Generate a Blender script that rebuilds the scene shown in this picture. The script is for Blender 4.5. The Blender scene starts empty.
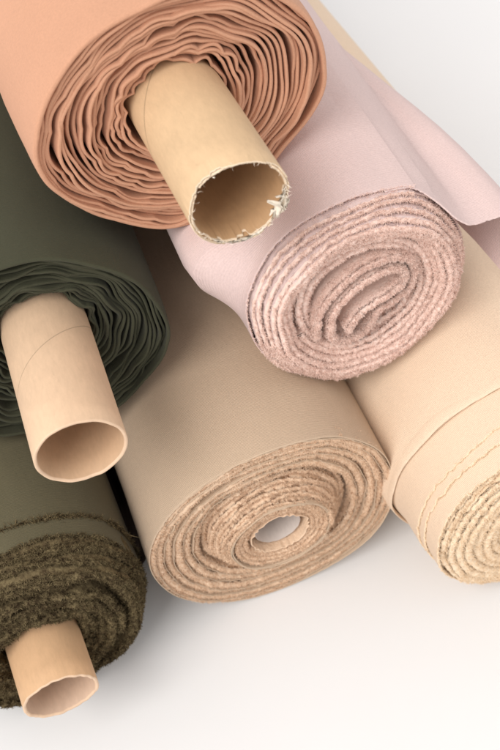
import bpy, math
import numpy as np
from mathutils import Matrix, Vector

rng = np.random.default_rng(7)
PI = math.pi
CM = 0.01
scene = bpy.context.scene
COL = scene.collection

# ------------------------------------------------------------------ camera
cam_d = bpy.data.cameras.new("camera")
cam = bpy.data.objects.new("camera", cam_d)
COL.objects.link(cam)
pitch, roll_a = math.radians(51.148), math.radians(-5.98)
fwd = Vector((0, math.cos(pitch), -math.sin(pitch)))
right0 = Vector((1, 0, 0))
up0 = right0.cross(fwd)
right = right0 * math.cos(roll_a) + up0 * math.sin(roll_a)
upv = -right0 * math.sin(roll_a) + up0 * math.cos(roll_a)
m = Matrix.Identity(4)
for i in range(3):
    m[i][0] = right[i]; m[i][1] = upv[i]; m[i][2] = -fwd[i]
m.translation = Vector((0, 0, 0.6828))
cam.matrix_world = m
cam_d.sensor_fit = 'VERTICAL'
cam_d.sensor_height = 36.0
cam_d.lens = 52.39
cam_d.clip_start = 0.02
cam_d.clip_end = 60.0
cam_d.dof.use_dof = True
cam_d.dof.focus_distance = 0.60
cam_d.dof.aperture_fstop = 13.0
scene.camera = cam

# ------------------------------------------------------------------ light
world = bpy.data.worlds.new("World")
scene.world = world
world.use_nodes = True
bg = world.node_tree.nodes["Background"]
bg.inputs[0].default_value = (1.0, 0.985, 0.98, 1)
bg.inputs[1].default_value = 0.60


def area_lamp(name, loc, target, size, size_y, power, color):
    d = bpy.data.lights.new(name, 'AREA')
    d.shape = 'RECTANGLE'
    d.size = size
    d.size_y = size_y
    d.energy = power
    d.color = color
    o = bpy.data.objects.new(name, d)
    COL.objects.link(o)
    o.location = loc
    o.rotation_euler = (Vector(target) - Vector(loc)).to_track_quat('-Z', 'Y').to_euler()
    return o


area_lamp("window_light", (-2.4, -2.3, 4.3), (0.03, 0.45, 0.12), 3.2, 3.2, 150.0, (1.0, 0.975, 0.945))

scene.view_settings.view_transform = 'Standard'
scene.view_settings.look = 'None'
scene.view_settings.gamma = 1.0
scene.view_settings.exposure = 0.60


# ------------------------------------------------------------------ materials
def principled(name):
    mt = bpy.data.materials.new(name)
    mt.use_nodes = True
    nt = mt.node_tree
    return mt, nt, nt.nodes["Principled BSDF"]


def N(nt, t, **kw):
    n = nt.nodes.new(t)
    for k, v in kw.items():
        if k in n.inputs:
            n.inputs[k].default_value = v
        else:
            setattr(n, k, v)
    return n


def mul(c, f):
    return (min(c[0] * f, 1), min(c[1] * f, 1), min(c[2] * f, 1), 1)


def mat_cloth(name, col, var=0.06, bump=0.25, sheen=0.06, scale=900.0, rough=0.85, second=None, wrinkle=0.006):
    """woven cloth: fine thread grain plus a slow, faint mottling"""
    mt, nt, b = principled(name)
    tc = N(nt, 'ShaderNodeTexCoord')
    n1 = N(nt, 'ShaderNodeTexNoise', Scale=22.0, Detail=4.0)
    n2 = N(nt, 'ShaderNodeTexNoise', Scale=scale, Detail=3.0, Roughness=0.7)
    wv = N(nt, 'ShaderNodeTexWave', Scale=scale * 0.36, Distortion=3.0, Detail=2.0)
    wv.bands_direction = 'Y'
    for n in (n1, n2, wv):
        nt.links.new(tc.outputs['Object'], n.inputs['Vector'])
    ramp = N(nt, 'ShaderNodeMix', data_type='RGBA')
    ramp.inputs[6].default_value = mul(col, 1 - var)
    ramp.inputs[7].default_value = mul(second or col, 1 + var)
    nt.links.new(n1.outputs[0], ramp.inputs[0])
    r2 = N(nt, 'ShaderNodeMix', data_type='RGBA', blend_type='MULTIPLY')
    r2.inputs[0].default_value = 0.35
    cr = N(nt, 'ShaderNodeMapRange')
    cr.inputs[1].default_value = 0.3; cr.inputs[2].default_value = 0.7
    cr.inputs[3].default_value = 0.62; cr.inputs[4].default_value = 1.0
    hw = N(nt, 'ShaderNodeMath', operation='MULTIPLY_ADD'); hw.inputs[1].default_value = 0.09
    nt.links.new(wv.outputs[0], hw.inputs[0]); nt.links.new(n2.outputs[0], hw.inputs[2])
    nt.links.new(hw.outputs[0], cr.inputs[0])
    nt.links.new(ramp.outputs[2], r2.inputs[6])
    nt.links.new(cr.outputs[0], r2.inputs[7])
    nt.links.new(r2.outputs[2], b.inputs['Base Color'])
    b.inputs['Roughness'].default_value = rough
    b.inputs['Specular IOR Level'].default_value = 0.2
    b.inputs['Sheen Weight'].default_value = sheen
    b.inputs['Sheen Roughness'].default_value = 0.5
    ad = N(nt, 'ShaderNodeMath', operation='ADD')
    nt.links.new(n2.outputs[0], ad.inputs[0]); nt.links.new(wv.outputs[0], ad.inputs[1])
    bp = N(nt, 'ShaderNodeBump', Strength=bump, Distance=0.0005)
    nt.links.new(ad.outputs[0], bp.inputs['Height'])
    mp = N(nt, 'ShaderNodeMapping'); mp.inputs['Scale'].default_value = (1.0, 0.5, 1.0)
    n3 = N(nt, 'ShaderNodeTexNoise', Scale=20.0, Detail=4.0, Roughness=0.45)
    nt.links.new(tc.outputs['Object'], mp.inputs['Vector']); nt.links.new(mp.outputs[0], n3.inputs['Vector'])
    b2 = N(nt, 'ShaderNodeBump', Strength=0.5, Distance=wrinkle)
    nt.links.new(n3.outputs[0], b2.inputs['Height']); nt.links.new(bp.outputs[0], b2.inputs['Normal'])
    nt.links.new(b2.outputs[0], b.inputs['Normal'])
    return mt


def mat_pile(name, col, dark, scale=450.0, bump=0.9, sheen=0.1):
    """napped fleece: clumpy grain, colour varies from clump to clump"""
    mt, nt, b = principled(name)
    tc = N(nt, 'ShaderNodeTexCoord')
    n1 = N(nt, 'ShaderNodeTexNoise', Scale=scale, Detail=4.0, Roughness=0.7)
    n2 = N(nt, 'ShaderNodeTexNoise', Scale=scale * 0.12, Detail=3.0)
    for n in (n1, n2):
        nt.links.new(tc.outputs['Object'], n.inputs['Vector'])
    ad = N(nt, 'ShaderNodeMath', operation='MULTIPLY_ADD')
    ad.inputs[1].default_value = 0.75
    nt.links.new(n1.outputs[0], ad.inputs[0])
    sc = N(nt, 'ShaderNodeMath', operation='MULTIPLY'); sc.inputs[1].default_value = 0.25
    nt.links.new(n2.outputs[0], sc.inputs[0]); nt.links.new(sc.outputs[0], ad.inputs[2])
    cr = N(nt, 'ShaderNodeMapRange')
    cr.inputs[1].default_value = 0.36; cr.inputs[2].default_value = 0.60
    nt.links.new(ad.outputs[0], cr.inputs[0])
    mx = N(nt, 'ShaderNodeMix', data_type='RGBA')
    mx.inputs[6].default_value = (*dark, 1); mx.inputs[7].default_value = (*col, 1)
    nt.links.new(cr.outputs[0], mx.inputs[0])
    nt.links.new(mx.outputs[2], b.inputs['Base Color'])
    b.inputs['Roughness'].default_value = 0.95
    b.inputs['Specular IOR Level'].default_value = 0.1
    b.inputs['Sheen Weight'].default_value = sheen
    bp = N(nt, 'ShaderNodeBump', Strength=bump, Distance=0.0008)
    nt.links.new(n1.outputs[0], bp.inputs['Height'])
    nt.links.new(bp.outputs[0], b.inputs['Normal'])
    return mt


def mat_card(name, col, seam=None):
    """kraft cardboard: fibrous flecks, faint smudges, optional wound-paper seam"""
    mt, nt, b = principled(name)
    tc = N(nt, 'ShaderNodeTexCoord')
    mp = N(nt, 'ShaderNodeMapping'); mp.inputs['Scale'].default_value = (1, 0.35, 1)
    nt.links.new(tc.outputs['Object'], mp.inputs['Vector'])
    n1 = N(nt, 'ShaderNodeTexNoise', Scale=420.0, Detail=5.0, Roughness=0.75)
    n2 = N(nt, 'ShaderNodeTexNoise', Scale=38.0, Detail=4.0)
    nt.links.new(mp.outputs[0], n1.inputs['Vector'])
    nt.links.new(tc.outputs['Object'], n2.inputs['Vector'])
    mx = N(nt, 'ShaderNodeMix', data_type='RGBA')
    mx.inputs[6].default_value = mul(col, 0.86); mx.inputs[7].default_value = mul(col, 1.1)
    md = N(nt, 'ShaderNodeMath', operation='MULTIPLY_ADD'); md.inputs[1].default_value = 0.5
    hv = N(nt, 'ShaderNodeMath', operation='MULTIPLY'); hv.inputs[1].default_value = 0.5
    nt.links.new(n2.outputs[0], hv.inputs[0])
    nt.links.new(n1.outputs[0], md.inputs[0]); nt.links.new(hv.outputs[0], md.inputs[2])
    cr = N(nt, 'ShaderNodeMapRange'); cr.inputs[1].default_value = .3; cr.inputs[2].default_value = .7
    nt.links.new(md.outputs[0], cr.inputs[0]); nt.links.new(cr.outputs[0], mx.inputs[0])
    last = mx.outputs[2]
    sp = N(nt, 'ShaderNodeTexNoise', Scale=95.0, Detail=6.0, Roughness=0.8, Distortion=1.5)
    nt.links.new(mp.outputs[0], sp.inputs['Vector'])
    sr = N(nt, 'ShaderNodeMapRange'); sr.inputs[1].default_value = .60; sr.inputs[2].default_value = .74; sr.inputs[4].default_value = 0.55
    nt.links.new(sp.outputs[0], sr.inputs[0])
    sm = N(nt, 'ShaderNodeMix', data_type='RGBA'); sm.inputs[7].default_value = mul(col, 0.72)
    nt.links.new(sr.outputs[0], sm.inputs[0]); nt.links.new(last, sm.inputs[6])
    last = sm.outputs[2]
    if seam:
        # helix: fract(theta/2pi + y/pitch) close to a constant
        sx = N(nt, 'ShaderNodeSeparateXYZ'); nt.links.new(tc.outputs['Object'], sx.inputs[0])
        zo = N(nt, 'ShaderNodeMath', operation='SUBTRACT'); zo.inputs[1].default_value = seam[2]
        nt.links.new(sx.outputs[2], zo.inputs[0])
        xo = N(nt, 'ShaderNodeMath', operation='SUBTRACT'); xo.inputs[1].default_value = seam[3]
        nt.links.new(sx.outputs[0], xo.inputs[0])
        at = N(nt, 'ShaderNodeMath', operation='ARCTAN2')
        nt.links.new(zo.outputs[0], at.inputs[0]); nt.links.new(xo.outputs[0], at.inputs[1])
        yy = N(nt, 'ShaderNodeMath', operation='MULTIPLY_ADD'); yy.inputs[1].default_value = 2 * PI / seam[0]
        nt.links.new(sx.outputs[1], yy.inputs[0]); nt.links.new(at.outputs[0], yy.inputs[2])
        dv = N(nt, 'ShaderNodeMath', operation='MULTIPLY_ADD'); dv.inputs[1].default_value = 1 / (2 * PI)
        dv.inputs[2].default_value = seam[1]
        nt.links.new(yy.outputs[0], dv.inputs[0])
        fr = N(nt, 'ShaderNodeMath', operation='FRACT'); nt.links.new(dv.outputs[0], fr.inputs[0])
        lt = N(nt, 'ShaderNodeMath', operation='LESS_THAN'); lt.inputs[1].default_value = 0.008
        nt.links.new(fr.outputs[0], lt.inputs[0])
        m2 = N(nt, 'ShaderNodeMix', data_type='RGBA')
        m2.inputs[7].default_value = mul(col, 0.55)
        hf = N(nt, 'ShaderNodeMath', operation='MULTIPLY'); hf.inputs[1].default_value = 0.7
        nt.links.new(lt.outputs[0], hf.inputs[0]); nt.links.new(hf.outputs[0], m2.inputs[0])
        nt.links.new(last, m2.inputs[6])
        last = m2.outputs[2]
    nt.links.new(last, b.inputs['Base Color'])
    b.inputs['Roughness'].default_value = 0.60
    b.inputs['Specular IOR Level'].default_value = 0.3
    bp = N(nt, 'ShaderNodeBump', Strength=0.25, Distance=0.0004)
    nt.links.new(n1.outputs[0], bp.inputs['Height'])
    nt.links.new(bp.outputs[0], b.inputs['Normal'])
    return mt


M = {}
M['peach'] = mat_cloth('peach_cotton', (0.61, 0.325, 0.205), sheen=0.05)
M['green'] = mat_cloth('green_cotton', (0.056, 0.056, 0.033), var=0.10, sheen=0.05)
M['pink'] = mat_cloth('pink_cloth', (0.74, 0.57, 0.54), var=0.03, bump=0.35)
M['pink_pile'] = mat_pile('pink_fleece', (0.93, 0.72, 0.63), (0.86, 0.63, 0.54), scale=650)
M['tan'] = mat_cloth('tan_cloth', (0.58, 0.435, 0.31), var=0.04, bump=0.35)
M['tan_pile'] = mat_pile('tan_fleece', (0.84, 0.62, 0.445), (0.70, 0.485, 0.325), scale=700)
M['cream'] = mat_cloth('cream_cloth', (0.84, 0.645, 0.475), var=0.03, bump=0.35)
M['cream_pile'] = mat_pile('cream_fleece', (0.92, 0.74, 0.54), (0.83, 0.63, 0.43), scale=650)
M['olive'] = mat_cloth('olive_cloth', (0.125, 0.108, 0.062), var=0.08)
M['olive_pile'] = mat_pile('olive_boucle', (0.205, 0.157, 0.082), (0.045, 0.028, 0.015), scale=330, sheen=0.0)
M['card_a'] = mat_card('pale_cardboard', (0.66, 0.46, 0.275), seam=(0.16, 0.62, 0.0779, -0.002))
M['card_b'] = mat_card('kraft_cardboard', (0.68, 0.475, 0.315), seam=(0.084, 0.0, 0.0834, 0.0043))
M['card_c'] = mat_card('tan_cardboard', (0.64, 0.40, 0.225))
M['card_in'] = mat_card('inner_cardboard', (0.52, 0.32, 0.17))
M['white_paper'] = mat_card('white_paper', (0.60, 0.52, 0.47))
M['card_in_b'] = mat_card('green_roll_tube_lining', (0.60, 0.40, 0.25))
M['card_in_c'] = mat_card('olive_roll_tube_lining', (0.62, 0.44, 0.32))
M['rim_c'] = mat_card('cut_cardboard', (0.72, 0.51, 0.35))
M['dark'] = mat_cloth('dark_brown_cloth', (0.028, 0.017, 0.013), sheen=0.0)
M['torn_edge'] = mat_card('torn_kraft_edge', (0.78, 0.62, 0.45))
M['paper'] = mat_card('torn_paper', (0.84, 0.74, 0.61))


def mat_surface():
    mt, nt, b = principled('white_board')
    tc = N(nt, 'ShaderNodeTexCoord')
    n1 = N(nt, 'ShaderNodeTexNoise', Scale=6.0, Detail=5.0)
    nt.links.new(tc.outputs['Object'], n1.inputs['Vector'])
    mx = N(nt, 'ShaderNodeMix', data_type='RGBA')
    mx.inputs[6].default_value = (0.765, 0.76, 0.76, 1); mx.inputs[7].default_value = (0.80, 0.795, 0.795, 1)
    nt.links.new(n1.outputs[0], mx.inputs[0])
    nt.links.new(mx.outputs[2], b.inputs['Base Color'])
    b.inputs['Roughness'].default_value = 0.7
    b.inputs['Specular IOR Level'].default_value = 0.15
    return mt


M['surface'] = mat_surface()


# ------------------------------------------------------------------ mesh helpers
class MB:
    """collects quads (numpy, in cm) and links them as one mesh object"""

    def __init__(self):
        self.v, self.f, self.mi, self.n = [], [], [], 0

    def add(self, verts, quads, mat=0):
        self.v.append(np.asarray(verts, float).reshape(-1, 3))
        q = np.asarray(quads, np.int64).reshape(-1, 4)
        self.f.append(q + self.n)
        mi = np.full(len(q), mat) if np.isscalar(mat) else np.asarray(mat)
        self.mi.append(mi)
        self.n += len(self.v[-1])

    def grid(self, P, mat=0, close_u=False, close_v=False):
        """P: (nu, nv, 3)"""
        nu, nv = P.shape[:2]
        idx = np.arange(nu * nv).reshape(nu, nv)
        if close_u: idx = np.vstack([idx, idx[:1]])
        if close_v: idx = np.hstack([idx, idx[:, :1]])
        q = np.stack([idx[:-1, :-1], idx[1:, :-1], idx[1:, 1:], idx[:-1, 1:]], -1)
        if not np.isscalar(mat):
            mm = np.broadcast_to(np.asarray(mat)[None, :], q.shape[:2]).reshape(-1)
        else:
            mm = mat
        self.add(P.reshape(-1, 3), q.reshape(-1, 4), mm)

    def build(self, name, mats, parent=None, smooth=True):
        V = np.vstack(self.v) * CM
        F = np.vstack(self.f)
        me = bpy.data.meshes.new(name)
        me.vertices.add(len(V)); me.vertices.foreach_set('co', V.astype(np.float32).ravel())
        me.loops.add(F.size); me.loops.foreach_set('vertex_index', F.astype(np.int32).ravel())
        me.polygons.add(len(F))
        me.polygons.foreach_set('loop_start', np.arange(0, F.size, 4, dtype=np.int32))
        me.polygons.foreach_set('loop_total', np.full(len(F), 4, np.int32))
        for mt in mats: me.materials.append(mt)
        me.polygons.foreach_set('material_index', np.concatenate(self.mi).astype(np.int32))
        me.polygons.foreach_set('use_smooth', np.full(len(F), smooth))
        me.update(calc_edges=True)
        me.validate()
        o = bpy.data.objects.new(name, me)
        COL.objects.link(o)
        if parent: o.parent = parent
        return o


def smooth_noise(n_modes, rough=1.0, seed=0, lo=1):
    """a random function of (theta, s): periodic in theta, drifts slowly with s"""
    r = np.random.default_rng(seed)
    k = np.arange(lo, lo + n_modes)
    a = r.normal(size=n_modes) / k ** rough
    a /= np.sqrt((a ** 2).sum()) + 1e-9
    ph = r.uniform(0, 2 * PI, n_modes)
    dr = r.normal(size=n_modes)

    def f(th, s=0.0):
        th = np.asarray(th)[..., None]; s = np.asarray(s)[..., None]
        return (a * np.sin(k * th + ph + dr * s)).sum(-1)
    return f


def sstep(a, b, x):
    t = np.clip((x - a) / (b - a), 0, 1)
    return t * t * (3 - 2 * t)


def angdiff(a, b):
    return (a - b + PI) % (2 * PI) - PI


class Shape:
    """cross-section of a roll: radius (cm) by angle, with sags that grow with depth"""

    def __init__(self, pts, bulges=()):
        a = np.radians([p[0] for p in pts]); r = np.array([p[1] for p in pts], float)
        o = np.argsort(a); a, r = a[o], r[o]
        self.a = np.concatenate([a - 2 * PI, a, a + 2 * PI]); self.r = np.tile(r, 3)
        g = np.linspace(0, 2 * PI, 361)[:-1]
        v = np.interp(g, self.a, self.r)
        ker = np.exp(-0.5 * (np.arange(-40, 41) / 9.0) ** 2); ker /= ker.sum()
        v = np.convolve(np.concatenate([v[-40:], v, v[:40]]), ker, 'valid')
        self.g = np.concatenate([g, [2 * PI]]); self.v = np.concatenate([v, v[:1]])
        self.mean = v.mean(); self.b = bulges

    def __call__(self, th, y):
        th = np.asarray(th)
        r = np.interp(th % (2 * PI), self.g, self.v)
        r, y = np.broadcast_arrays(r, y)
        r = r.copy()
        for (deg, amp, sig, y0, y1) in self.b:
            d = angdiff(th, math.radians(deg))
            r = r + amp * np.exp(-0.5 * (d / math.radians(sig)) ** 2) * sstep(y0, y1, y)
        return r


def strands(mb, P, D, length, width, curl, mat, seg=3, droop=0.0):
    """thin tapering fibres rooted at P (cm) growing along D, with random curl"""
    n = len(P)
    D = D / (np.linalg.norm(D, axis=1, keepdims=True) + 1e-9)
    side = np.cross(D, rng.normal(size=(n, 3)))
    side /= np.linalg.norm(side, axis=1, keepdims=True) + 1e-9
    L = (length * rng.uniform(0.45, 1.2, n))[:, None]
    pts = np.zeros((n, seg + 1, 2, 3))
    p = P.copy(); d = D.copy()
    bend = rng.normal(size=(n, 3)) * curl
    w = np.linspace(1, 0.35, seg + 1)
    for i in range(seg + 1):
        sd = side * (width * 0.5 * w[i])
        pts[:, i, 0] = p - sd; pts[:, i, 1] = p + sd
        p = p + d * L / seg
        bend = bend + rng.normal(size=(n, 3)) * curl * 0.5
        d = d + bend / seg
        d[:, 2] -= droop / seg
        d /= np.linalg.norm(d, axis=1, keepdims=True) + 1e-9
    idx = np.arange(n * (seg + 1) * 2).reshape(n, seg + 1, 2)
    q = np.stack([idx[:, :-1, 0], idx[:, :-1, 1], idx[:, 1:, 1], idx[:, 1:, 0]], -1).reshape(-1, 4)
    mb.add(pts.reshape(-1, 3), q, mat)


def profile_rows(L, t, dense=None, cap=5, flat=1.0):
    """rows of a sheet's section: (depth behind the edge, across 0..1 outside->inside)"""
    dense = dense or [0.15, 0.4, 0.8, 1.4, 2.2, 3.5, 6.0, 12.0, 25.0]
    out = [(d, 0.0) for d in dense[::-1] if d < L]
    arc = []
    for i in range(cap):
        a = PI * i / (cap - 1)
        arc.append((0.5 * t * flat * (1 - math.sin(a)), 0.5 - 0.5 * math.cos(a)))
    inn = [(d, 1.0) for d in dense if d < L]
    return [(L, 0.0)] + out + arc + inn + [(L, 1.0)]


class Sheet:
    """a cloth sheet wound in a spiral round +Y; front edges face -Y.
    keys: list of (turn, radius fraction, edge depth cm, thickness cm)"""

    def __init__(self, shape, cz, keys, theta0=0.0, direction=-1, M_=220, L=60.0,
                 wave=0.0, wave_modes=10, wave_rough=0.5, wave_decay=3.0, edge_wave=0.0,
                 jag=0.0, crimp=0.0, crimp_n=60, seed=1, round_in=True, slope=0.0, lean=0.0, center=None,
                 body_wave=0.0, kink=0.0, bunch=0.0, nub=0.0, flat=1.0):
        self.__dict__.update(locals())
        K = np.array(keys, float)
        n = max(int((K[-1, 0] - K[0, 0]) * M_), 8)
        s = np.linspace(K[0, 0], K[-1, 0], n + 1)
        th = theta0 + direction * 2 * PI * s
        rho = np.interp(s, K[:, 0], K[:, 1]); e = np.interp(s, K[:, 0], K[:, 2]); t = np.interp(s, K[:, 0], K[:, 3])
        wf = smooth_noise(wave_modes, wave_rough, seed, lo=3)
        wf2 = smooth_noise(9, 0.25, seed + 5, lo=5)
        am = 0.55 + 0.45 * np.sin(th - 0.9 * PI + 0.15 * s)      # folds are livelier on one side
        am = np.clip(am, 0.12, 1)
        ef = smooth_noise(7, 0.6, seed + 1, lo=1)
        bf = smooth_noise(5, 0.8, seed + 3, lo=1)
        tm = float(t.mean())
        rows = profile_rows(L, tm, flat=flat)
        wv = wave * wf(th, s * 0.6) + kink * am * (np.abs(wf2(th, s * 0.4)) - 0.6) * np.clip(0.6 + 0.5 * np.sin(s * 2.1), 0.2, 1.1)
        if bunch:
            b1 = smooth_noise(5, 0.2, seed + 21, lo=2); b2 = smooth_noise(4, 0.2, seed + 22, lo=3)
            wv = wv + bunch * b1(th, s * 1.9) + 0.6 * bunch * np.sin(2 * PI * 0.31 * s + 1.5 * b2(th, 0 * s))
        e = e + edge_wave * ef(th, s * 2.0)
        if jag:
            jr = np.random.default_rng(seed + 9)
            e = e + jag * np.convolve(jr.normal(size=n + 1), [0.25, 0.5, 0.25], 'same')
        P = np.zeros((n + 1, len(rows), 3))
        mix = np.clip((rho - 0.25) / 0.45, 0, 1)
        for j, (dy, q) in enumerate(rows):
            y = e + dy * np.where(dy < tm, t / tm, 1.0)
            y = np.minimum(y, L) if dy < L else np.full_like(e, L)
            R = shape(th, y) * mix + shape.mean * (1 - mix)
            dec = np.exp(-(np.maximum(dy, 0)) / wave_decay)
            r = R * rho + wv * dec
            r = r + crimp * np.sin(crimp_n * th + 3 * np.sin(5 * th)) * math.exp(-dy / 0.5)
            if nub and dy < 1.5:
                nz = np.convolve(np.random.default_rng(seed * 100 + j).normal(size=n + 1), [0.3, 0.6, 0.3], 'same')
                r = r + nub * nz * (0.6 if q in (0.0, 1.0) else 1.0)
                y = y + nub * 0.9 * np.roll(nz, 3) * (0.0 if q in (0.0, 1.0) else 1.0)
            if body_wave:
                r = r + body_wave * bf(th, y * 0.12) * sstep(0.5, 6, np.full_like(e, dy))
            r = r - slope * math.exp(-dy / 0.6)
            r = r - t * q
            cu, cv = center or (0.0, 0.0)
            off = 1 - sstep(0.3, 0.95, rho)
            P[:, j, 0] = r * np.cos(th) + cu * off; P[:, j, 1] = y; P[:, j, 2] = cz + r * np.sin(th) + cv * off
        self.P, self.th, self.s, self.rows, self.n, self.t = P, th, s, rows, n, t
        self.e = e

    def add(self, mb, mat_out=0, mat_in=0, mat_edge=None):
        rows = self.rows
        me = mat_in if mat_edge is None else mat_edge
        ms = []
        for a, b in zip(rows[:-1], rows[1:]):
            q = 0.5 * (a[1] + b[1])
            ms.append(mat_out if q < 0.06 else (mat_in if q > 0.94 else me))
        P = self.P
        if self.direction < 0: pass
        mb.grid(P, np.array(ms))
        # close the two raw ends of the sheet
        nr = len(rows)
        for end in (0, -1):
            A = P[end, :nr // 2]; B = P[end, ::-1][:nr // 2]
            mb.grid(np.stack([A, B], 0), mat_in)

    def fuzz(self, mb, count, length, width, curl, mat, depth=1.2, outer=0.15, seg=3, fwd=0.8, srange=None, droop=0.0, edge_only=False, clump=0.5):
        """fibres on the front edge, the inner face and (some) the outer face near it"""
        ns = len(self.s)
        rows = self.rows
        cand = []
        for j in range(len(rows) - 1):
            (d0, q0), (d1, q1) = rows[j], rows[j + 1]
            if max(d0, d1) > depth: continue
            arc = not (q0 == q1)
            wgt = (0.45 if arc else abs(d1 - d0))
            if q0 == q1 == 0.0: wgt *= outer
            if edge_only and not arc: continue
            cand.append((j, wgt))
        J = np.array([c[0] for c in cand]); W = np.array([c[1] for c in cand]); W /= W.sum()
        # weight by radius so that density is even
        rad = np.hypot(self.P[:, len(rows) // 2, 0], self.P[:, len(rows) // 2, 2] - self.cz)
        if srange is not None:
            rad = rad * ((self.s >= srange[0]) & (self.s <= srange[1]))
        pr = rad[:-1] / rad[:-1].sum()
        k = rng.choice(ns - 1, count, p=pr); j = rng.choice(J, count, p=W)
        u = rng.random(count)[:, None]; v = rng.random(count)[:, None]
        P = self.P
        a, b, c, d = P[k, j], P[k + 1, j], P[k + 1, j + 1], P[k, j + 1]
        pos = a * (1 - u) * (1 - v) + b * u * (1 - v) + c * u * v + d * (1 - u) * v
        nrm = np.cross(b - a, d - a)
        nrm /= np.linalg.norm(nrm, axis=1, keepdims=True) + 1e-9
        # orient away from the middle of the sheet's section
        mid = 0.5 * (P[k, 0] + P[k, -1]); mid[:, 1] = pos[:, 1] + 0.05
        q = (np.array([r_[1] for r_ in rows])[j])
        flip = np.sum(nrm * (pos - mid), 1) < 0
        nrm[flip] *= -1
        D = nrm + rng.normal(size=(count, 3)) * 0.45
        cell = np.floor(pos / 0.28 + rng.normal(size=(count, 3)) * 0.12).astype(np.int64)
        hsh = (cell[:, 0] * 73856093) ^ (cell[:, 1] * 19349663) ^ (cell[:, 2] * 83492791)
        tab = np.random.default_rng(3).normal(size=(4099, 3))
        D = D + clump * tab[hsh % 4099]
        D[:, 1] -= fwd * rng.random(count)
        strands(mb, pos, D, length, width, curl, mat, seg, droop)


def tube(mb, cx, cz, r, wall, y0, y1, ragged=None, mat_o=0, mat_i=1, mat_e=2, M_=160, sag=0.0):
    th = np.linspace(0, 2 * PI, M_, endpoint=False)
    fr = y0 + (ragged(th) if ragged is not None else 0 * th)
    ys = [y1, y0 + 8, y0 + 4, y0 + 2, y0 + 1.2, None]
    rings, mats = [], []
    rr = r * (1 + sag * np.cos(2 * th))
    def ring(rad, y):
        return np.stack([cx + rad * np.cos(th), y, cz + rad * np.sin(th)], -1)
    full = lambda v: np.full(M_, float(v))
    for y in ys[:-1]: rings.append(ring(rr, np.maximum(full(y), fr + 0.1))); mats.append(mat_o)
    rings.append(ring(rr, fr + 0.06)); mats.append(mat_e)
    rings.append(ring(rr - 0.05, fr)); mats.append(mat_e)
    rings.append(ring(rr - wall + 0.05, fr + 0.02)); mats.append(mat_e)
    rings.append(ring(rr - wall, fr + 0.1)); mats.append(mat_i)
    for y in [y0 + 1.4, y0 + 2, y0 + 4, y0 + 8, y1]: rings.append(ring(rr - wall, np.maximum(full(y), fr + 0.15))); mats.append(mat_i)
    P = np.stack(rings, 1)      # (theta, rows)
    mb.grid(P, np.array(mats[:-1]), close_u=True)


def roll_root(loc_cm, psi, label):
    o = bpy.data.objects.new('fabric_roll', None)
    COL.objects.link(o)
    o.empty_display_size = 0.05
    o.location = (loc_cm[0] * CM, loc_cm[1] * CM, loc_cm[2] * CM)
    o.rotation_euler = (0, 0, -math.radians(psi))
    o['label'] = label
    o['category'] = 'fabric roll'
    o['group'] = 'fabric rolls stacked in a heap'
    return o


# ------------------------------------------------------------------ the surface
mb = MB()
mb.grid(np.array([[[-300, -200, 0], [-300, 400, 0]], [[300, -200, 0], [300, 400, 0]]], float)[:, ::1])
srf = mb.build('surface', [M['surface']])
srf['kind'] = 'structure'

LEN = 62.0

# ------------------------------------------------------------------ peach roll (top)
R_ = 7.62
root = roll_root((-1.72, 45.0, 33.74 - R_), -17.95, 'peach cotton fabric roll on top of the heap with a torn cardboard tube end')
shp = Shape([(0, 8.1), (20, 8.1), (45, 7.7), (70, 7.3), (95, 7.1), (115, 7.1), (137, 7.5), (160, 7.9), (180, 8.3), (196, 8.1), (221, 7.45),
             (243, 7.35), (264, 7.5), (290, 7.35), (305, 7.05), (320, 6.8), (338, 7.7)],
            bulges=[(230, 0.7, 16, 2, 9)])
cz = R_
mb = MB()
ow = Sheet(shp, cz, [(0, 1.0, 0.0, 0.28), (1.05, 0.975, 0.05, 0.28)], theta0=math.radians(292), L=LEN, M_=420, wave=0.10, wave_modes=9,
           edge_wave=0.12, seed=11, slope=0.12, body_wave=0.10, kink=0.07)
ow.add(mb)
mb.build('outer_wrap', [M['peach']], root)
mb = MB()
kr = np.random.default_rng(5)


def cotton_keys(n, r0, r1, e0, e1, t, jit):
    """turn by turn: turns lie in tight bundles with a slack gap after each bundle"""
    steps, ge, left, de = [], [], 0, 0.0
    for k in range(n + 1):
        if left == 0:
            left = int(kr.integers(2, 5)); steps.append(1.9); de = kr.uniform(-jit, jit)
        else:
            steps.append(kr.uniform(0.75, 1.0))
        left -= 1
        de += 0.05
        ge.append(de)
    c = np.cumsum(steps); c = (c - c[0]) / (c[-1] - c[0])
    return [(k, r0 + (r1 - r0) * c[k], max(e0 + (e1 - e0) * c[k] ** 1.4 + ge[k], 0.05), t * kr.uniform(0.85, 1.1)) for k in range(n + 1)]


wl = Sheet(shp, cz, cotton_keys(19, 0.965, 0.355, 0.10, 0.9, 0.185, 0.22),
           theta0=math.radians(292), L=LEN, M_=420, wave=0.10, wave_modes=9, wave_rough=0.5, edge_wave=0.22, seed=12, slope=0.05, center=(-0.2, 0.17), kink=0.22, wave_decay=2.5, bunch=0.07, flat=0.5)
wl.add(mb)
mb.build('wound_layers', [M['peach']], root)
mb = MB()
rag_l = smooth_noise(5, 0.9, 22, lo=1); rag_m = smooth_noise(16, 0.5, 21, lo=6); rag_h = smooth_noise(60, 0.2, 25, lo=30)


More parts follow.
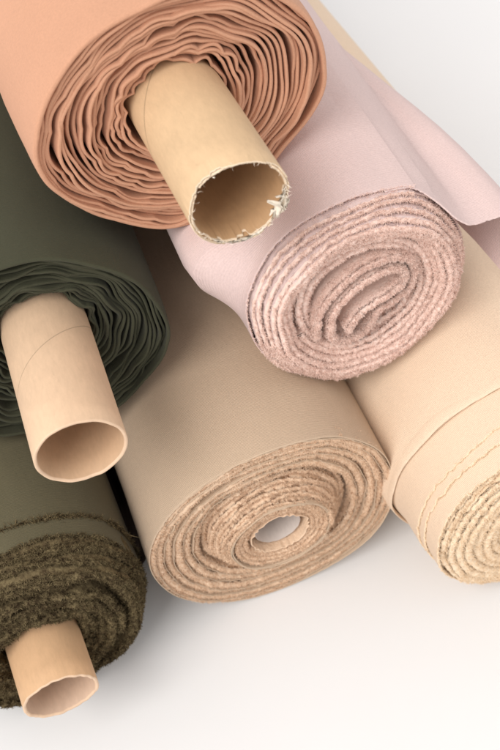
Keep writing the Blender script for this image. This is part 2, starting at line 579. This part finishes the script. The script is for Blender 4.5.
def rag(th, sd=0):
    r = np.random.default_rng(90 + sd)
    y = 0.10 * rag_l(th) + 0.025 * rag_m(th + sd) + 0.012 * rag_h(th + sd)
    for _ in range(11):                                      # chips broken out of the rim
        c, w, h = r.uniform(0, 2 * PI), r.uniform(0.05, 0.28), r.uniform(0.04, 0.2)
        y = y + h * sstep(w, w * r.uniform(0.3, 0.8), np.abs(angdiff(th, c)))
    return y + 0.22 * np.exp(-(angdiff(th, math.radians(125)) / 0.8) ** 2)


tube(mb, -0.2, cz + 0.17, 2.46, 0.10, -7.50, LEN, lambda th: rag(th), M_=420, sag=0.02)
tube(mb, -0.2, cz + 0.17, 2.365, 0.12, -7.44, LEN, lambda th: rag(th, 3), mat_o=2, M_=420, sag=0.02)
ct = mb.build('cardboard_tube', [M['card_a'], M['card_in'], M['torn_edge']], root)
# torn paper plies hanging at the mouth
mb = MB()
for (deg, w, l, curlv) in [(-30, 0.20, 0.85, 0.5), (-24, 0.12, 0.7, -0.3), (-16, 0.1, 0.6, -0.45), (-34, 0.14, 0.5, -0.4), (-20, 0.12, 1.0, 0.9), (-12, 0.08, 0.7, 0.3), (-38, 0.22, 0.5, 0.7), (-5, 0.07, 0.55, 0.8), (-80, 0.45, 0.28, 0.25), (-98, 0.5, 0.2, 0.2), (-120, 0.3, 0.22, 0.3)]:
    a = np.linspace(-w, w, 7) + math.radians(deg)
    rows = []
    for k in range(6):
        f = k / 5
        r = 2.36 - 0.05 - curlv * l * f * f
        y = -7.30 - l * 0.25 * math.sin(f * 2.4) + 0.05 * rng.normal()
        nar = 1 - 0.6 * f
        ang = math.radians(deg) + (a - math.radians(deg)) * nar + 0.1 * f * rng.normal()
        rows.append(np.stack([-0.2 + r * np.cos(ang), np.full(7, y) + 0.05 * rng.normal(size=7), cz + 0.17 + r * np.sin(ang)], -1))
    P = np.stack(rows, 1)
    Q = P.copy(); Q[..., 1] += 0.05; Q[..., 0] *= 0.995
    mb.grid(np.concatenate([P, Q[:, ::-1]], 1), close_v=True)
fa = np.concatenate([rng.uniform(-0.9, 0.2, 60), rng.uniform(-2.6, -0.9, 40), rng.uniform(0, 2 * PI, 40)])
fp = np.stack([-0.2 + 2.36 * np.cos(fa), np.full(len(fa), -7.38) + rng.uniform(-.05, .08, len(fa)), cz + 0.17 + 2.36 * np.sin(fa)], -1)
fd = np.stack([-0.5 * np.cos(fa), np.full(len(fa), -0.5), -0.5 * np.sin(fa)], -1) + rng.normal(size=(len(fa), 3)) * 0.5
strands(mb, fp, fd, 0.3, 0.05, 1.2, 0, 5)
mb.build('torn_paper', [M['paper']], ct)

# ------------------------------------------------------------------ green roll (middle row)
R_ = 7.42
root = roll_root((-11.33, 40.15, 22.02 - R_), -14.22, 'dark green cotton fabric roll under the peach roll with a long plain tube')
shp = Shape([(0, 7.45), (40, 7.15), (63, 7.2), (80, 7.5), (95, 7.65), (150, 7.5), (200, 7.5), (236, 7.4), (298, 7.5), (333, 7.45)],
            bulges=[(247, 0.6, 16, 2, 8), (309, 0.7, 16, 1.5, 7)])
cz = R_
mb = MB()
ow = Sheet(shp, cz, [(0, 1.0, 0.0, 0.22), (1.05, 0.975, 0.05, 0.22)], theta0=math.radians(230), L=LEN, M_=420, wave=0.08, wave_modes=8,
           edge_wave=0.15, seed=31, slope=0.15, body_wave=0.10, kink=0.06)
ow.add(mb)
mb.build('outer_wrap', [M['green']], root)
mb = MB()
wl = Sheet(shp, cz, cotton_keys(17, 0.955, 0.375, 0.25, 0.85, 0.17, 0.3),
           theta0=math.radians(230), L=LEN, M_=420, wave=0.12, wave_modes=9, wave_rough=0.45, edge_wave=0.25, seed=32, slope=0.05, center=(0.43, 0.95), kink=0.23, wave_decay=2.5, bunch=0.08, flat=0.55)
wl.add(mb)
mb.build('wound_layers', [M['green']], root)
mb = MB()
tube(mb, 0.43, cz + 0.92, 2.46, 0.2, -7.86, LEN, lambda th: 0.03 * smooth_noise(20, .3, 3)(th))
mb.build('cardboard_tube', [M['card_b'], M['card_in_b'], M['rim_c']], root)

# ------------------------------------------------------------------ pink roll (middle row)
R_ = 6.87
root = roll_root((7.16, 41.34, 21.91 - R_), -15.35, 'pale pink fleece fabric roll without a tube, its centre folded in an S')
shp = Shape([(0, 6.65), (17, 6.6), (40, 6.8), (57, 7.05), (84, 7.1), (109, 6.9), (136, 7.05), (161, 6.9), (188, 6.55), (222, 6.7), (252, 7.1), (280, 7.05), (305, 7.0), (349, 6.7)],
            bulges=[(160, 2.7, 13, 1.9, 4.2)])
cz = R_
mb = MB()
ow = Sheet(shp, cz, [(0, 1.045, 1.5, 0.12), (0.03, 1.025, 1.55, 0.12), (0.4, 1.025, 1.65, 0.1), (0.9, 1.0, 1.6, 0.1), (1.0, 0.99, 1.6, 0.1)], theta0=math.radians(64), direction=1, L=LEN, M_=420, wave=0.03,
           edge_wave=0.12, seed=41, body_wave=0.06, jag=0.03)
ow.add(mb, 0, 0)
ow.fuzz(mb, 2500, 0.12, 0.035, 0.4, 1, depth=0.4, edge_only=True)
mb.build('outer_wrap', [M['pink'], M['pink_pile']], root)
mb = MB()
wl = Sheet(shp, cz, [(0, 0.995, 1.25, 0.22), (1, 0.96, 0.95, 0.22), (2, 0.92, 0.65, 0.24), (3, 0.875, 0.35, 0.26), (4, 0.83, 0.08, 0.28), (5, 0.785, 0.15, 0.30), (6, 0.735, 0.4, 0.30), (6.7, 0.70, 0.55, 0.32), (7.2, 0.685, 0.9, 0.3)],
           theta0=math.radians(64), direction=1, L=LEN, M_=360, wave=0.06, wave_modes=12, edge_wave=0.10, seed=42, jag=0.05, bunch=0.03, nub=0.03)
fill = Sheet(shp, cz, [(0, 0.67, 0.75, 0.40), (1, 0.61, 0.85, 0.40), (2, 0.55, 1.05, 0.40), (3, 0.49, 1.4, 0.40)], theta0=math.radians(200), direction=1, L=LEN, M_=300, wave=0.04, edge_wave=0.1, seed=44, jag=0.04, nub=0.035)
fill.add(mb, 1, 1)
fill.fuzz(mb, 18000, 0.13, 0.04, 0.7, 1, depth=1.0, outer=0.6)
wl.add(mb, 0, 1)
wl.fuzz(mb, 85000, 0.15, 0.036, 0.8, 1, depth=0.9, outer=0.45)
# inner coil: flattened turns ending in a fold, drawn as a closed path in the face plane (cm)
def spline(pts, n):
    p = np.array(pts, float)
    p = np.vstack([2 * p[0] - p[1], p, 2 * p[-1] - p[-2]])
    out = []
    m_ = len(p) - 3
    for i in range(m_):
        t = np.linspace(0, 1, n, endpoint=False)[:, None]
        a, b, c, d = p[i], p[i + 1], p[i + 2], p[i + 3]
        out.append(0.5 * (2 * b + (c - a) * t + (2 * a - 5 * b + 4 * c - d) * t ** 2 + (3 * b - a - 3 * c + d) * t ** 3))
    return np.vstack(out + [p[-2:-1]])


def ribbon(mb, path, cz, t, e0, e1, L, fz, mats, jag=0.04):
    """a cloth band standing along a path in the face plane, its edge at depth e0..e1"""
    n = len(path)
    tan = np.gradient(path, axis=0); tan /= np.linalg.norm(tan, axis=1, keepdims=True) + 1e-9
    nor = np.stack([-tan[:, 1], tan[:, 0]], -1)
    e = np.linspace(e0, e1, n) + 2.2 * (1 - sstep(0, 0.16, np.linspace(0, 1, n))) + jag * rng.normal(size=n)
    rows = profile_rows(L, t, dense=[0.15, 0.4, 0.8, 1.5, 3.0, 6.0])
    P = np.zeros((n, len(rows), 3))
    wob = 0.04 * np.convolve(rng.normal(size=n), np.ones(5) / 5, 'same')
    for j, (dy, q) in enumerate(rows):
        off = (0.5 - q) * t + wob * math.exp(-dy / .5)
        xy = path + nor * off[:, None]
        P[:, j, 0] = xy[:, 0]; P[:, j, 1] = (e + dy) if dy < L else L; P[:, j, 2] = cz + xy[:, 1]
    sh = Sheet.__new__(Sheet)
    sh.P, sh.rows, sh.s, sh.cz, sh.direction = P, rows, np.arange(n).astype(float), cz, 1
    sh.add(mb, mats[0], mats[1])
    # even density along the path
    k_ = sh
    rad = np.ones(n)
    if fz:
        sh.fuzz(mb, fz, 0.15, 0.036, 0.8, 1, depth=1.2, outer=1.0)


coil = [(1.6, -3.2), (0.5, -3.55), (-0.9, -3.6), (-2.3, -3.1), (-2.95, -2.0), (-2.8, -0.1), (-1.85, 1.42), (-0.35, 2.5), (1.25, 2.8), (2.5, 2.4), (3.0, 1.2), (2.7, -0.1), (1.6, -0.8), (0.75, -1.15),
        (0.5, -1.75), (0.05, -2.45), (-0.6, -2.85), (-1.5, -2.8), (-2.1, -2.1), (-2.1, -0.4), (-1.3, 0.85), (0.0, 1.75), (1.4, 2.1), (2.2, 1.7), (2.25, 0.85), (1.5, 0.2), (0.5, -0.2), (-0.25, -0.55), (-0.8, -1.2), (-1.2, -1.85)]
ribbon(mb, spline(coil, 14), cz, 0.40, 0.6, 0.2, LEN, 42000, (1, 1))
mb.build('wound_layers', [M['pink'], M['pink_pile']], root)
# loose end of the cloth hanging off the right side
prof = np.array([(1.4, 6.95), (2.6, 6.75), (3.5, 6.3), (4.4, 5.5), (5.2, 4.6), (6.0, 4.05), (6.9, 3.95), (7.8, 4.05), (8.7, 3.9), (9.5, 3.2), (10.0, 1.8), (10.0, -0.2), (9.5, -2.2)])
ps_ = spline(prof, 8)
npf = len(ps_)
ys = np.concatenate([[0.0, 0.06, 0.2, 0.5, 1.0], np.linspace(1.8, LEN, 26)])
G = np.zeros((npf, len(ys), 3))
fl = smooth_noise(6, 0.5, 77)
arc_ = np.linspace(0, 1, npf)
for j, y in enumerate(ys):
    start = 1.5 - 1.5 * sstep(0.12, 0.42, arc_) + 0.10 * np.sin(arc_ * 16) + 0.022 * np.random.default_rng(4).normal(size=npf)
    taper = 1.0
    dx = 0.22 * np.sin(0.22 * y + 3 * arc_) * arc_ - 0.0115 * min(y, 24) ** 2 * arc_
    G[:, j, 0] = ps_[:, 0] + dx
    G[:, j, 1] = start + y
    G[:, j, 2] = cz + ps_[:, 1] + 0.10 * np.sin(0.5 * y + 5 * arc_) * arc_
rad_ = np.hypot(G[..., 0], G[..., 2] - cz); lim_ = np.maximum(7.22, 0)
fac_ = np.maximum(rad_, lim_ * (G[..., 1] > 2.5)) / rad_
G[..., 0] *= fac_; G[..., 2] = cz + (G[..., 2] - cz) * fac_
tn = np.gradient(ps_, axis=0); tn /= np.linalg.norm(tn, axis=1, keepdims=True)
G2 = G.copy(); G2[..., 0] += (tn[:, 1] * 0.09)[:, None]; G2[..., 2] -= (tn[:, 0] * 0.09)[:, None]
mb = MB()
mb.grid(np.concatenate([G[:, ::-1], G2], 1), close_v=True)
mb.build('loose_flap', [M['pink'], M['pink_pile']], root)

# ------------------------------------------------------------------ tan roll (bottom row)
R_ = 8.46
root = roll_root((0.72, 35.73, 0.0), -15.74, 'tan fleece fabric roll in the bottom row, its spiral end open round a small hole')
shp = Shape([(6, 8.1), (29, 8.25), (49, 8.5), (68, 8.65), (90, 8.45), (114, 8.35), (133, 8.42), (153, 8.48), (177, 8.42), (194, 8.4), (218, 8.45), (243, 8.5),
             (263, 8.35), (280, 8.35), (295, 8.35), (319, 8.75), (336, 8.5)], bulges=[(129, 0.6, 15, 2, 8)])
cz = R_
mb = MB()
ow = Sheet(shp, cz, [(0, 1.0, 0.0, 0.09), (1.06, 0.993, 0.05, 0.09)], theta0=math.radians(262), direction=-1, L=LEN, M_=420, wave=0.02,
           edge_wave=0.10, seed=51, body_wave=0.05, jag=0.01)
ow.add(mb, 0, 0)
mb.build('outer_wrap', [M['tan'], M['tan_pile']], root)
mb = MB()
wl = Sheet(shp, cz, [(-0.75, 0.992, 0.2, 0.06), (0, 0.982, 0.05, 0.36), (0.7, 0.95, 0.1, 0.4), (1, 0.935, 0.1, 0.46), (2, 0.87, 0.3, 0.5), (3, 0.80, 0.15, 0.52), (3.5, 0.76, 0.45, 0.5),
                     (4, 0.72, 0.3, 0.46), (4.7, 0.665, 0.3, 0.42), (5.2, 0.625, 0.8, 0.34), (5.7, 0.585, 0.85, 0.36), (6.5, 0.545, 0.5, 0.34), (7.5, 0.505, 0.15, 0.32), (8.5, 0.47, -0.2, 0.32), (9.5, 0.435, -0.55, 0.28), (10.5, 0.405, -0.8, 0.24)],
           theta0=math.radians(150), direction=-1, L=LEN, M_=320, wave=0.035, wave_modes=10, edge_wave=0.10, seed=52, jag=0.035, nub=0.019, bunch=0.04)
core = Sheet(shp, cz, [(0, 0.38, -0.75, 0.2), (1, 0.355, -0.7, 0.24), (2, 0.325, -0.52, 0.34), (3, 0.285, -0.5, 0.34), (3.6, 0.262, -0.48, 0.2)],
             theta0=math.radians(60), direction=-1, L=LEN, M_=300, wave=0.03, edge_wave=0.05, seed=55, jag=0.02, nub=0.02)
core.add(mb, 1, 1)
core.fuzz(mb, 16000, 0.14, 0.034, 0.8, 1, depth=0.8, outer=0.5)
backing = Sheet(shp, cz, [(0, 0.993, -0.02, 0.05), (1, 0.948, 0.06, 0.05), (2, 0.878, 0.18, 0.05), (3, 0.808, 0.1, 0.05), (3.5, 0.768, 0.32, 0.05), (4, 0.728, 0.24, 0.05), (5, 0.65, 0.35, 0.05), (5.2, 0.632, 0.7, 0.05)],
                theta0=math.radians(150), direction=-1, L=LEN, M_=420, wave=0.045, wave_modes=14, edge_wave=0.10, seed=52, jag=0.05)
backing.add(mb, 0, 0)
rim = Sheet(shp, cz, [(0, 0.408, -0.86, 0.07), (2, 0.386, -0.84, 0.07)], theta0=math.radians(60), direction=-1, L=LEN, M_=300, wave=0.02, edge_wave=0.04, seed=56, jag=0.015)
rim.add(mb, 0, 0)
scal = Sheet(shp, cz, [(0, 0.235, -0.58, 0.07), (1, 0.228, -0.58, 0.07)], theta0=math.radians(200), direction=-1, L=LEN, M_=360, wave=0.02, edge_wave=0.03, seed=57, crimp=0.07, crimp_n=15)
scal.add(mb, 1, 1)
wl.add(mb, 1, 1)
wl.fuzz(mb, 110000, 0.16, 0.034, 0.8, 1, depth=1.0, outer=0.7)
mb.build('wound_layers', [M['tan'], M['tan_pile']], root)
mb = MB()
tube(mb, 0.0, cz, 1.55, 0.1, -0.1, LEN, lambda th: 0.01 * smooth_noise(20, .3, 4)(th))
mb.build('paper_core', [M['white_paper']] * 3, root)

# ------------------------------------------------------------------ cream roll (bottom row)
R_ = 8.58
root = roll_root((18.35, 34.41, 0.0), -18.0, 'cream fleece fabric roll at the right of the bottom row with a rolled hem')
shp = Shape([(0, 8.58), (60, 8.6), (90, 8.58), (120, 8.6), (150, 8.6), (180, 8.45), (200, 8.35), (230, 8.5), (270, 8.55), (300, 8.58)],
            bulges=[(196, 0.55, 20, 5.0, 8.0)])
cz = R_
mb = MB()
ow = Sheet(shp, cz, [(0, 1.045, 5.4, 0.16), (1.05, 1.02, 5.9, 0.16)], theta0=math.radians(10), direction=1, L=LEN, M_=420, wave=0.06,
           edge_wave=0.25, seed=61, body_wave=0.07)
ow.add(mb, 0, 0)
owo = mb.build('outer_wrap', [M['cream'], M['cream_pile']], root)
# rolled hem along the front edge of the outer wrap
mb = MB()
mid = 0.5 * (ow.P[:, len(ow.rows) // 2 - 3] + ow.P[:, len(ow.rows) // 2 + 3]); mid[:, 1] = ow.e + 0.25
hr = smooth_noise(14, 0.5, 3)(ow.th)
aa = np.linspace(0, 2 * PI, 12, endpoint=False)
rad_dir = np.stack([np.cos(ow.th), np.zeros_like(ow.th), np.sin(ow.th)], -1)
ydir = np.array([0, 1.0, 0])
hem_r = 0.26 + 0.03 * hr
P = mid[:, None, :] + rad_dir[:, None, :] * (hem_r[:, None] * np.cos(aa)[None, :])[..., None] * 0.34 + ydir * (hem_r[:, None] * np.sin(aa)[None, :] * 1.7)[..., None]
mb.grid(P, close_v=True)
mb.build('rolled_hem', [M['cream']], owo)
mb = MB()
for (r0, e0, ee, sd) in [(1.008, 2.75, 0.10, 63), (0.994, 2.15, 0.12, 64)]:
    ed = Sheet(shp, cz, [(0, r0, e0, 0.12), (1, r0 - 0.006, e0 + 0.05, 0.12)], theta0=math.radians(280), direction=1, L=LEN, M_=420, wave=0.02, wave_modes=12, edge_wave=ee, seed=sd, jag=0.06, nub=0.012)
    ed.add(mb, 0, 1)
    ed.fuzz(mb, 5000, 0.10, 0.034, 0.8, 1, depth=0.2, outer=0.5)
band = Sheet(shp, cz, [(0, 0.976, 0.9, 0.12), (1, 0.972, 0.9, 0.12)], theta0=math.radians(280), direction=1, L=LEN, M_=360, wave=0.02, edge_wave=0.1, seed=66, jag=0.05, nub=0.015)
band.add(mb, 0, 1)
band.fuzz(mb, 5000, 0.14, 0.036, 0.8, 1, depth=0.2, outer=0.4)
wl = Sheet(shp, cz, [(0, 0.96, 0.85, 0.3), (1, 0.93, 0.6, 0.42), (2, 0.88, 0.3, 0.52), (3, 0.82, 0.1, 0.56), (4, 0.755, 0.08, 0.6), (5, 0.685, 0.12, 0.62), (6, 0.61, 0.2, 0.62), (7, 0.535, 0.3, 0.62),
                     (8, 0.46, 0.45, 0.6), (9, 0.385, 0.6, 0.6), (10, 0.31, 0.8, 0.56), (11, 0.245, 1.0, 0.5), (12, 0.18, 1.3, 0.4)],
           theta0=math.radians(300), direction=1, L=LEN, M_=320, wave=0.06, wave_modes=10, edge_wave=0.12, seed=62, jag=0.05, nub=0.035, bunch=0.05)
wl.add(mb, 1, 1)
wl.fuzz(mb, 90000, 0.17, 0.036, 0.9, 1, depth=0.8, outer=0.3)
mb.build('wound_layers', [M['cream'], M['cream_pile']], root)

# ------------------------------------------------------------------ dark cloth in the gap between olive and tan rolls
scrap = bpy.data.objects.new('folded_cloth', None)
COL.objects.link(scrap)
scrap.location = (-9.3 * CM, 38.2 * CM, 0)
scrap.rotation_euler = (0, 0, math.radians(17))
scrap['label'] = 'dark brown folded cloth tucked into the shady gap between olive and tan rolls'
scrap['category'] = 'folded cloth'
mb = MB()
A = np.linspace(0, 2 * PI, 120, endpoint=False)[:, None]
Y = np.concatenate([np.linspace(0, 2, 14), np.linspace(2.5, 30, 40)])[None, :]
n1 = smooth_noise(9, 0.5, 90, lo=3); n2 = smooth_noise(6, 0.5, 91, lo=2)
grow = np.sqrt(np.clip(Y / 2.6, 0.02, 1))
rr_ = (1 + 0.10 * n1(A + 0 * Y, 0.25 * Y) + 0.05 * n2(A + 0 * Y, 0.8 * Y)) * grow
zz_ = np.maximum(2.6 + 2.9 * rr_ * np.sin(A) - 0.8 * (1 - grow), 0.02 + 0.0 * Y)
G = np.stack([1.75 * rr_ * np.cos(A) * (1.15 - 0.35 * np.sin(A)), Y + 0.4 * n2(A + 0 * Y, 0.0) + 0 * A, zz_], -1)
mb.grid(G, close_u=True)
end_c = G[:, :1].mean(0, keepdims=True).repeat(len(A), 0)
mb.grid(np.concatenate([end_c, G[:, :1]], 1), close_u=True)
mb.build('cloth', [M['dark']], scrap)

# ------------------------------------------------------------------ olive roll (bottom row)
R_ = 7.73
root = roll_root((-14.18, 29.25, 0.0), -18.14, 'shaggy olive boucle fabric roll at the lower left with a short tube')
shp = Shape([(0, 7.5), (15, 7.5), (40, 7.9), (76, 7.75), (120, 7.7), (236, 7.6), (270, 7.7), (305, 7.9), (321, 7.75), (345, 7.45)])
cz = R_
mb = MB()
ow = Sheet(shp, cz, [(0, 1.0, 4.1, 0.14), (1.05, 0.985, 4.3, 0.14)], theta0=math.radians(200), direction=-1, L=LEN, M_=420, wave=0.06,
           edge_wave=0.2, seed=71, body_wave=0.08)
ow.add(mb, 0, 0)
owo = mb.build('outer_wrap', [M['olive']], root)
mb = MB()
ow.fuzz(mb, 9000, 0.36, 0.06, 2.4, 0, depth=0.3, outer=1.0, seg=6, fwd=0.5)
for (a0, ln, cu) in [(24, 1.5, 0.5), (21, 1.1, 0.9), (33, 0.9, 0.8), (60, 0.8, 1.2), (95, 0.9, 1.0)]:
    th0 = math.radians(a0); base = np.array([7.75 * math.cos(th0), 3.7, cz + 7.75 * math.sin(th0)])
    strands(mb, base[None, :], np.array([[math.cos(th0), -1.2, math.sin(th0) * 0.4]]), ln * 1.2, 0.055, cu, 0, 8)
mb.build('fringe', [M['olive_pile']], owo)
mb = MB()
first = Sheet(shp, cz, [(0, 0.987, 2.6, 0.12), (1.03, 0.975, 2.5, 0.12)], theta0=math.radians(200), direction=-1, L=LEN, M_=300, wave=0.06, edge_wave=0.2, seed=73, jag=0.05)
first.add(mb, 0, 0)
first.fuzz(mb, 9000, 0.26, 0.06, 2.6, 1, depth=0.35, outer=1.0, seg=6, fwd=0.5)
wl = Sheet(shp, cz, [(0, 0.972, 2.2, 0.2), (1, 0.963, 2.05, 0.22), (2, 0.95, 1.9, 0.25), (3, 0.93, 1.5, 0.3), (4, 0.905, 0.95, 0.35), (5, 0.87, 0.5, 0.38), (6, 0.82, 0.25, 0.40),
                     (6.5, 0.78, 0.9, 0.40), (7, 0.74, 0.55, 0.42), (8, 0.66, 0.3, 0.44), (9, 0.58, 0.35, 0.44), (10, 0.50, 0.5, 0.44), (11, 0.42, 0.7, 0.44), (12, 0.35, 1.0, 0.42)],
           theta0=math.radians(200), direction=-1, L=LEN, M_=300, wave=0.06, wave_modes=10, edge_wave=0.25, seed=72, jag=0.06, nub=0.05, bunch=0.06, center=(0.24, -0.84))
wl.add(mb, 1, 1)
wl.fuzz(mb, 140000, 0.22, 0.062, 3.6, 1, depth=0.75, outer=1.0, seg=6, fwd=0.4, clump=1.1)
mb.build('wound_layers', [M['olive'], M['olive_pile']], root)
mb = MB()
tube(mb, 0.24, cz - 0.84, 2.3, 0.22, -2.83, LEN, lambda th: 0.05 * smooth_noise(24, .3, 8)(th))
mb.build('cardboard_tube', [M['card_c'], M['card_in_c'], M['rim_c']], root)
